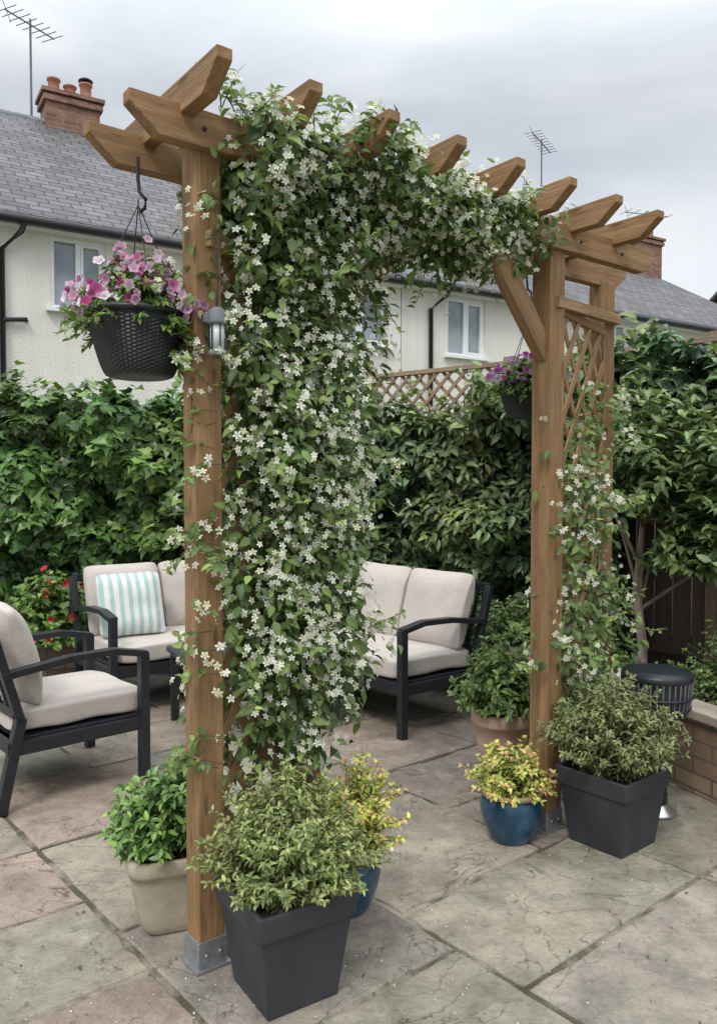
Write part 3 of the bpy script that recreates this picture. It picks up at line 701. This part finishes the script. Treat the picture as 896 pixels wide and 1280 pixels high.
# ---------------------------------------------------------------- raised beds, fence
def wallseg(name,a,b,h,w_=.11,cop=True):
    a=Vector(a);b=Vector(b);d=b-a; e=empty(name,((a+b)/2).to_tuple(),math.atan2(d.y,d.x))
    box('brick_courses',(d.length,w_,h),(0,0,h/2),M_brick,e)
    if cop:
        k=max(1,int(d.length/.3)); ll=d.length/k
        for i in range(k): box('coping_%d'%i,(ll-.008,w_+.05,.045),(-d.length/2+ll*(i+.5),0,h+.0235),M_coping,e,(0,0,random.gauss(0,.004)),.006)
    return e
wallseg('raised_bed_wall',(.72,5.78,0),(2.22,2.0,0),.345)
wallseg('raised_bed_wall',(-3.6,5.25,0),(-2.0,5.72,0),.36)
me=bpy.data.meshes.new('bed_soil'); me.from_pydata([(.8,5.7,.31),(2.28,2.0,.31),(5,2,.31),(5,7,.31),(.2,7,.31)],[],[(0,1,2,3,4)]); obj('flower_bed_soil',me,M_soil)
me=bpy.data.meshes.new('bed_soil2'); me.from_pydata([(-3.6,5.3,.3),(-2.0,5.78,.3),(.2,6.1,.02),(.2,7,.3),(-3.6,7,.3)],[],[(0,1,2,3,4)]); obj('flower_bed_soil',me,M_soil)
def fence(name,a,b,h,lat=0):
    a=Vector(a);b=Vector(b);d=b-a;e=empty(name,a.to_tuple(),math.atan2(d.y,d.x)); Ln=d.length; k=int(Ln/.12)
    for i in range(k): 
        stick('board_%d'%i,(Ln/k*(i+.5),0,0),(Ln/k*(i+.5),0,h-random.uniform(0,.01)),Ln/k-.006,.018,M_fence,e,up=(0,1,0))
    for z in (.4,1.4): stick('arris_rail',(0,.03,z),(Ln,.03,z),.04,.07,M_fence,e)
    if lat:
        lattice('top_lattice',(0,0,0),(Ln,0,0),h+.03,h+lat,.13,e,M_flat,.028,.01,1.0,True,M_flat,.05)
        x=0
        while x<=Ln+.01: stick('fence_post',(x,.02,0),(x,.02,h+lat+.05),.07,.07,M_flat,e,up=(0,1,0)); x+=Ln/max(1,round(Ln/1.5))
    return e
fence('wooden_fence',(-5.5,6.95,0),(.12,6.8,0),1.75)
fence('wooden_fence',(.1,6.78,0),(1.12,6.02,0),1.84,.48)
fence('wooden_fence',(1.14,6.0,0),(4.4,3.1,0),1.84,.48)

def hedge(name,line,z0,z1,n,lsize,lw,pal,w,tmpl,m,thick=.4,rough=.14,core=True,seed=0,coreinset=.16,sprig=40):
    e=empty(name); pts=[Vector((*p,0)) for p in line]; seg=[(pts[i+1]-pts[i]).length for i in range(len(pts)-1)]; T=sum(seg)
    def at(s):
        for i,l in enumerate(seg):
            if s<=l or i==len(seg)-1:
                d=(pts[i+1]-pts[i])/l; return pts[i]+d*s, Vector((d.y,-d.x,0))
            s-=l
    def zr(s): 
        t=s/T; return (z0[0]*(1-t)+z0[1]*t+.12*noise.noise(Vector((s*3,seed,1))), z1[0]*(1-t)+z1[1]*t + rough*.9*noise.noise(Vector((s*1.6,seed,3)))+rough*.7*noise.noise(Vector((s*5,seed,9))))
    def bulge(s,z): return noise.noise(Vector((s*2.0,z*2.2,seed)))*rough*1.3+noise.noise(Vector((s*5.5,z*5.5,seed+5)))*rough*.9
    P=[];AX=[];NR=[];K=[];HU=[];random.seed(seed+1)
    while len(P)<n:
        s=random.uniform(0,T); p,nn=at(s); a,b=zr(s)
        if random.random()<.12:
            q=random.random(); z=b+random.gauss(0,.03)-.1*q*q; pos=p-nn*thick*q+Vector((0,0,z)); o=Vector((0,0,1))+nn*.3; c=.5
        else:
            z=random.uniform(a,b); bul=bulge(s,z)
            gz=(bulge(s,z+.05)-bul)/.05; gs=(bulge(s+.05,z)-bul)/.05
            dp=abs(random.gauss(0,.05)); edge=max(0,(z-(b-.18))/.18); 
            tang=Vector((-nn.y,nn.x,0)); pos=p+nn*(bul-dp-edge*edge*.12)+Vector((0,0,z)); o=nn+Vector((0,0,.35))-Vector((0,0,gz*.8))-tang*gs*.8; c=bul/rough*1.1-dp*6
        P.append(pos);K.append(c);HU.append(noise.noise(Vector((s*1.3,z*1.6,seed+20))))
        NR.append(o+Vector((random.gauss(0,.42),random.gauss(0,.42),random.gauss(.15,.42)))); AX.append(Vector((random.gauss(0,.8),random.gauss(0,.8),-.55+random.gauss(0,.45)))+nn*.3)
    for k in range(sprig):
        s=random.uniform(0,T); p,nn=at(s); a,b=zr(s); z=b if random.random()<.65 else random.uniform(a+.3,b); q=p+nn*(bulge(s,z)-(.05 if z<b else random.uniform(0,thick*.7)))+Vector((0,0,z-.03)); d=Vector((random.gauss(0,.4),random.gauss(0,.3),1))+nn*(.2 if z>=b else 1.2); d.normalize()
        for j in range(random.randint(4,9)):
            q=q+d*.028; d=(d+Vector((random.gauss(0,.15),random.gauss(0,.15),-.05))).normalized()
            P.append(q.copy()); K.append(.9); HU.append(.3); AX.append(Vector((random.gauss(0,1),random.gauss(0,1),.3))); NR.append(Vector((random.gauss(0,.5),random.gauss(-.3,.5),.8)))
    n=len(P); K=np.array(K)[:,None]; HU=np.array(HU)[:,None]
    col=palette(n,pal,w,.18)*np.clip(1+.45*K,.5,1.6)*(1+HU*np.array([[.9,.45,.25]])).clip(.5,1.7)  # shade put into leaf colour: darker in hollows and depth, lighter on bulges
    ln=rng.uniform(.6,1.2,n)*lsize
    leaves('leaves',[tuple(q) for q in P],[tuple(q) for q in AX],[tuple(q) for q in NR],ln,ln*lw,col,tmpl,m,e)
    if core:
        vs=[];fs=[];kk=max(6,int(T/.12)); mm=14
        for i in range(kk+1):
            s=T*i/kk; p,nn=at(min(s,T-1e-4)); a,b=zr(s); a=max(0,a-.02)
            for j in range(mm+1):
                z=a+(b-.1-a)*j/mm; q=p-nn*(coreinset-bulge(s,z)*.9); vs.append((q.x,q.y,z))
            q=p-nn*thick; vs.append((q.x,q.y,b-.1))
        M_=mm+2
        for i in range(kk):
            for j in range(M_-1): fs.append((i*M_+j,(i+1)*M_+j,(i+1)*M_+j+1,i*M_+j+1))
        me=bpy.data.meshes.new('core'); me.from_pydata(vs,[],fs); obj('dark_filler_sheet',me,M_core,e)  # dark filler sheet behind the leaves: painted shade that closes the gaps
    return e
IVY=[(.032,.066,.019),(.058,.12,.028),(.092,.178,.042),(.15,.25,.065)]
LAU=[(.045,.07,.030),(.075,.115,.044),(.115,.17,.062),(.18,.245,.095)]
hedge('ivy_hedge',[(-4.2,5.95),(-2.2,6.1),(-.2,6.2)],(.3,.3),(2.09,2.04),11500,.092,.95,IVY,[.25,.35,.27,.13],T_ivy,M_gloss,.5,.25,seed=2,sprig=70)
hedge('laurel_hedge',[(-.3,6.25),(.45,6.0),(1.05,5.5),(1.6,5.0)],(.4,.35),(1.93,2.10),8500,.10,.42,LAU,[.3,.33,.25,.12],T_leaf,M_gloss,.4,.26,seed=12,sprig=60)
hedge('laurel_hedge',[(1.35,5.05),(1.75,4.62),(2.25,4.2),(3.1,3.5)],(1.22,1.18),(2.26,2.18),6000,.105,.46,LAU,[.2,.3,.3,.2],T_leaf,M_gloss,.4,.32,seed=22,coreinset=.3,sprig=60)
random.seed(31)
tl=[]
for (x,y) in ((1.60,4.50),(2.05,4.3),(2.6,4.0)):
    tl.append(([(x,y,.2),(x+.012,y+.02,.5),(x-.02,y+.04,.8),(x+.03,y+.08,1.2),(x,y+.1,1.7)],.034,.014))
    for k in range(8): 
        h_=random.uniform(.65,1.2); q=Vector((random.gauss(0,.3),random.gauss(0,.1),random.uniform(.25,.55))); tl.append(([(x,y+.04,h_),(x+q.x*.5,y+.05+q.y*.5,h_+q.z*.6),(x+q.x,y+.05+q.y,h_+q.z)],.013,.005))
te=empty('laurel_trunks'); tubes('trunks',tl,M_trunk,te,8)
for (x,y,z,rx,rz) in ((1.58,4.4,1.55,.40,.85),(2.0,4.1,1.5,.42,.95),(1.85,4.25,1.25,.30,.45)):
    shrub('laurel_spray',(x,y,z-.35),rx,rz,60,.095,.46,[(.085,.13,.05),(.14,.20,.07),(.21,.285,.11)],m=M_gloss,nodes=9,spread=1.2,r0=.05,start=.3)
BX=[(.06,.11,.035),(.10,.175,.05),(.165,.255,.075)]
for (x,y,z,r_,h_) in ((.98,5.15,.30,.26,.38),(.72,5.45,.2,.26,.52),(1.90,3.95,.31,.30,.46),(1.42,4.6,.28,.2,.22),(1.66,4.2,.30,.17,.16)):
    shrub('box_bush',(x,y,z),r_,h_,240,.03,.58,BX,nodes=9,spread=1.35,r0=.08,start=.3,m=M_gloss)
shrub('geranium_plant',(-2.12,5.45,.36),.34,.42,120,.065,.7,LG,nodes=7,spread=1.3,r0=.08,flowers=([(.55,.02,.03),(.6,.05,.06)],36,.028,T_disc))

# ---------------------------------------------------------------- houses
def house(name,x0,x1,ridge,wins,chims,pipes):
    e=empty(name,(-4.66,10.4,0),math.atan2(.521,.853)); E=5.0; Dh=4.0
    xs=sorted(set([x0,x1]+[v for w_ in wins for v in (w_[0],w_[1])])); vs=[];fs=[]
    def quad(a,b,c,d): k=len(vs); vs.extend([a,b,c,d]); fs.append((k,k+1,k+2,k+3))
    for a,b in zip(xs[:-1],xs[1:]):
        wn=[w_ for w_ in wins if w_[0]<=a+1e-6 and b<=w_[1]+1e-6]; z=0
        for w_ in sorted(wn,key=lambda q:q[2]):
            quad((a,0,z),(b,0,z),(b,0,w_[2]),(a,0,w_[2])); z=w_[3]
        quad((a,0,z),(b,0,z),(b,0,E),(a,0,E))
    for (a,b,z0,z1) in wins:
        r_=.1; quad((a,0,z0),(a,r_,z0),(a,r_,z1),(a,0,z1)); quad((b,r_,z0),(b,0,z0),(b,0,z1),(b,r_,z1)); quad((a,0,z1),(a,r_,z1),(b,r_,z1),(b,0,z1)); quad((a,r_,z0),(a,0,z0),(b,0,z0),(b,r_,z0))
    quad((x1,0,0),(x1,2*Dh,0),(x1,2*Dh,E),(x1,0,E)); quad((x0,2*Dh,0),(x0,0,0),(x0,0,E),(x0,2*Dh,E)); quad((x1,2*Dh,0),(x0,2*Dh,0),(x0,2*Dh,E),(x1,2*Dh,E))
    k=len(vs); vs.extend([(x1,0,E),(x1,2*Dh,E),(x1,Dh,ridge-.05)]); fs.append((k,k+1,k+2)); k=len(vs); vs.extend([(x0,0,E),(x0,2*Dh,E),(x0,Dh,ridge-.05)]); fs.append((k+1,k,k+2))
    me=bpy.data.meshes.new('walls'); me.from_pydata(vs,[],fs); obj('rendered_walls',me,M_render,e)
    sl_=math.atan2(ridge-E,Dh); run=math.hypot(ridge-E,Dh); ov=.28
    for sgn in (0,1):
        h=(run+ov); o=box('roof_slope',(x1-x0+.02,h,.06),(0,0,0),M_slate,e,bev=0)
        rot=Matrix.Rotation(sl_,4,'X') if not sgn else Matrix.Rotation(math.pi,4,'Z')@Matrix.Rotation(sl_,4,'X')
        cc=Vector(((x0+x1)/2, (Dh-math.cos(sl_)*h/2) if not sgn else (Dh+math.cos(sl_)*h/2), ridge-math.sin(sl_)*h/2+.03)); o.matrix_local=Matrix.Translation(cc)@rot
    k=int((x1-x0)/.45)
    for i in range(k): 
        o=lathe('ridge_tile_%d'%i,[(.09,0),(.095,.43),(.10,.435)],M_seal,e,seg=12); ll=(x1-x0)/k; o.matrix_local=Matrix.Translation((x0+ll*i,Dh,ridge+.01))@Matrix.Rotation(R(90),4,'Y')
    eo=-.28*math.cos(sl_); ez=E-.28*math.sin(sl_)
    box('fascia',(x1-x0,.03,.14),((x0+x1)/2,eo+.06,ez-.01),M_white,e); box('soffit',(x1-x0,abs(eo)-.06,.02),((x0+x1)/2,eo/2+.03,ez-.07),M_white,e)
    tube('gutter',[(x0,eo-.02,ez-.02),(x1,eo-.02,ez-.02)],.06,M_black,e,10)
    for (a,b,z0,z1) in wins:
        y=.06; f=.055; cx,cz=(a+b)/2,(z0+z1)/2
        box('window_frame',(f,.06,z1-z0),(a+f/2,y,cz),M_white,e); box('window_frame',(f,.06,z1-z0),(b-f/2,y,cz),M_white,e)
        box('window_frame',(b-a-2*f,.06,f),(cx,y,z1-f/2),M_white,e); box('window_frame',(b-a-2*f,.06,f),(cx,y,z0+f/2),M_white,e)
        box('window_mullion',(f*1.2,.065,z1-z0-2*f),(cx,y,cz),M_white,e)
        box('casement',(.035,.07,z1-z0-2*f),(cx+f*.6+.02,y,cz),M_white,e); box('casement',(.035,.07,z1-z0-2*f),(b-f-.0175,y,cz),M_white,e)
        box('casement_rail',((b-cx)-f*1.6-.05,.069,.035),((cx+b)/2,y,z1-f-.02),M_white,e); box('casement_rail',((b-cx)-f*1.6-.05,.069,.035),((cx+b)/2,y,z0+f+.02),M_white,e)
        box('window_glass',(b-a-.02,.01,z1-z0-.02),(cx,y+.02,cz),M_glass,e,bev=0)
        box('window_sill',(b-a+.12,.12,.05),(cx,-.03,z0-.026),M_white,e)
    for px in pipes:
        tube('downpipe',[(px+.25,eo-.02,ez-.06),(px+.22,eo+.02,ez-.16),(px,-.05,ez-.38),(px,-.05,0)],.038,M_black,e,8)
    for (cx,wd,zt,pots) in chims:
        box('chimney_stack',(wd,.55,zt-ridge+1.0),(cx,Dh,(zt+ridge-1.0)/2),M_redbrick,e,bev=0)
        box('chimney_course',(wd+.1,.65,.1),(cx,Dh,zt-.12),M_redbrick,e); box('chimney_cap',(wd+.16,.7,.07),(cx,Dh,zt+.0),M_redbrick,e)
        for i in range(pots):
            xx=cx+(i-(pots-1)/2)*wd/(pots+.3); hh=(1.0,.8,1.15)[i%3]
            lathe('chimney_pot',[(.12,0),(.13,.03),(.105,.05),(.095,.26*hh),(.12,.28*hh),(.12,.31*hh),(.08,.31*hh),(.075,.2)],M_pot,e,(xx,Dh,zt+.03),20)
            if i==2: lathe('pot_cowl',[(.13,.40),(.13,.42),(.06,.47),(0,.475)],M_black,e,(xx,Dh,zt+.03),20); lathe('cowl_stem',[(.05,.3),(.05,.42)],M_black,e,(xx,Dh,zt+.03),12)
    return e
def aerial(loc,h,az,n=9,elems=.42,bl=.75):
    e=empty('tv_aerial',loc,az); ls=[([Vector((0,0,0)),Vector((0,0,h))],.022,.02)]
    ls.append(([Vector((-bl,0,h-.12)),Vector((bl,0,h-.08))],.014,.014))
    for i in range(n):
        x=-bl*.96+1.87*bl*i/(n-1); ls.append(([Vector((x,-elems*.5,h-.1)),Vector((x,elems*.5,h-.1))],.008,.008))
    ls.append(([Vector((-bl*.93,-.1,h-.35)),Vector((-bl*.93,.1,h+.1))],.008,.008))
    tubes('aerial_rods',ls,M_seal,e,5); return e
h1=house('terraced_house',-7.0,6.3,7.86,[(.66,1.39,3.78,4.74),(4.9,6.05,3.74,4.74),(-3.5,-2.3,3.8,4.74),(2.6,3.6,1.0,2.2)],[(1.78,.92,8.36,3)],[.06])
tube('waste_pipe',[(.06,-.06,3.55),(.35,-.06,3.58),(.35,-.0,3.58)],.03,M_black,h1,8)
h2=house('terraced_house',6.32,17.8,7.36,[(7.28,8.15,3.72,4.74),(11.6,12.35,3.78,4.72),(14.2,15.1,3.78,4.72)],[(17.3,.95,8.35,3)],[6.9])
def HL(s,y,z): return (-4.66+.853*s-.521*y,10.4+.521*s+.853*y,z)
aerial(HL(1.12,4,7.8),1.85,R(65),8,.5,.55); aerial(HL(13.4,4,7.3),3.0,R(60)); aerial(HL(17.6,4.1,8.3),.95,R(20),6,.5)
fh=empty('brick_house',(16.8,30,0),R(25))
box('walls',(9,7,5.8),(0,0,2.9),M_redbrick,fh)
for sg in (-1,1):
    o=box('roof_slope',(9.4,4.5,.08),(0,0,0),M_slate,fh,bev=0); o.matrix_local=Matrix.Translation((0,sg*1.8,7.0))@(Matrix.Rotation(R(-35*sg),4,'X'))
box('chimney_stack',(1.2,.7,2.4),(-3.6,0,8.2),M_redbrick,fh,bev=0)
for i in (-1,1): lathe('chimney_pot',[(.12,0),(.1,.3),(.13,.34)],M_pot,fh,(-3.6+i*.3,0,9.4),16)

# ---------------------------------------------------------------- fallen petals and debris
n=420; P=np.zeros((n,3)); ctrs=[(-.3,2.3),(-.1,2.5),(.95,3.2),(.6,3.0),(-.2,2.1),(0,1.9)]
for i in range(n):
    c=ctrs[i%6]; P[i]=(c[0]+rng.normal(0,.38),c[1]+rng.normal(0,.36),.004+rng.random()*.002)
leaves('fallen_petals',P,rnd3(n)*np.array([1,1,.1]),rnd3(n)*.25+np.array([0,0,1]),rng.uniform(.004,.009,n),rng.uniform(.003,.006,n),palette(n,[(.7,.68,.55),(.5,.45,.32)],None,.1),T_leaf,M_petal,None)
n=420; P=np.stack([rng.uniform(-1.6,1.8,n),rng.uniform(1.6,5,n),np.full(n,.004)],1)
leaves('leaf_litter',P,rnd3(n)*np.array([1,1,.1]),rnd3(n)*.25+np.array([0,0,1]),rng.uniform(.006,.02,n),rng.uniform(.003,.009,n),palette(n,[(.12,.08,.04),(.2,.15,.07),(.1,.12,.04)],None,.1),T_leaf,M_leaf,None)
print('objects',len(bpy.data.objects))
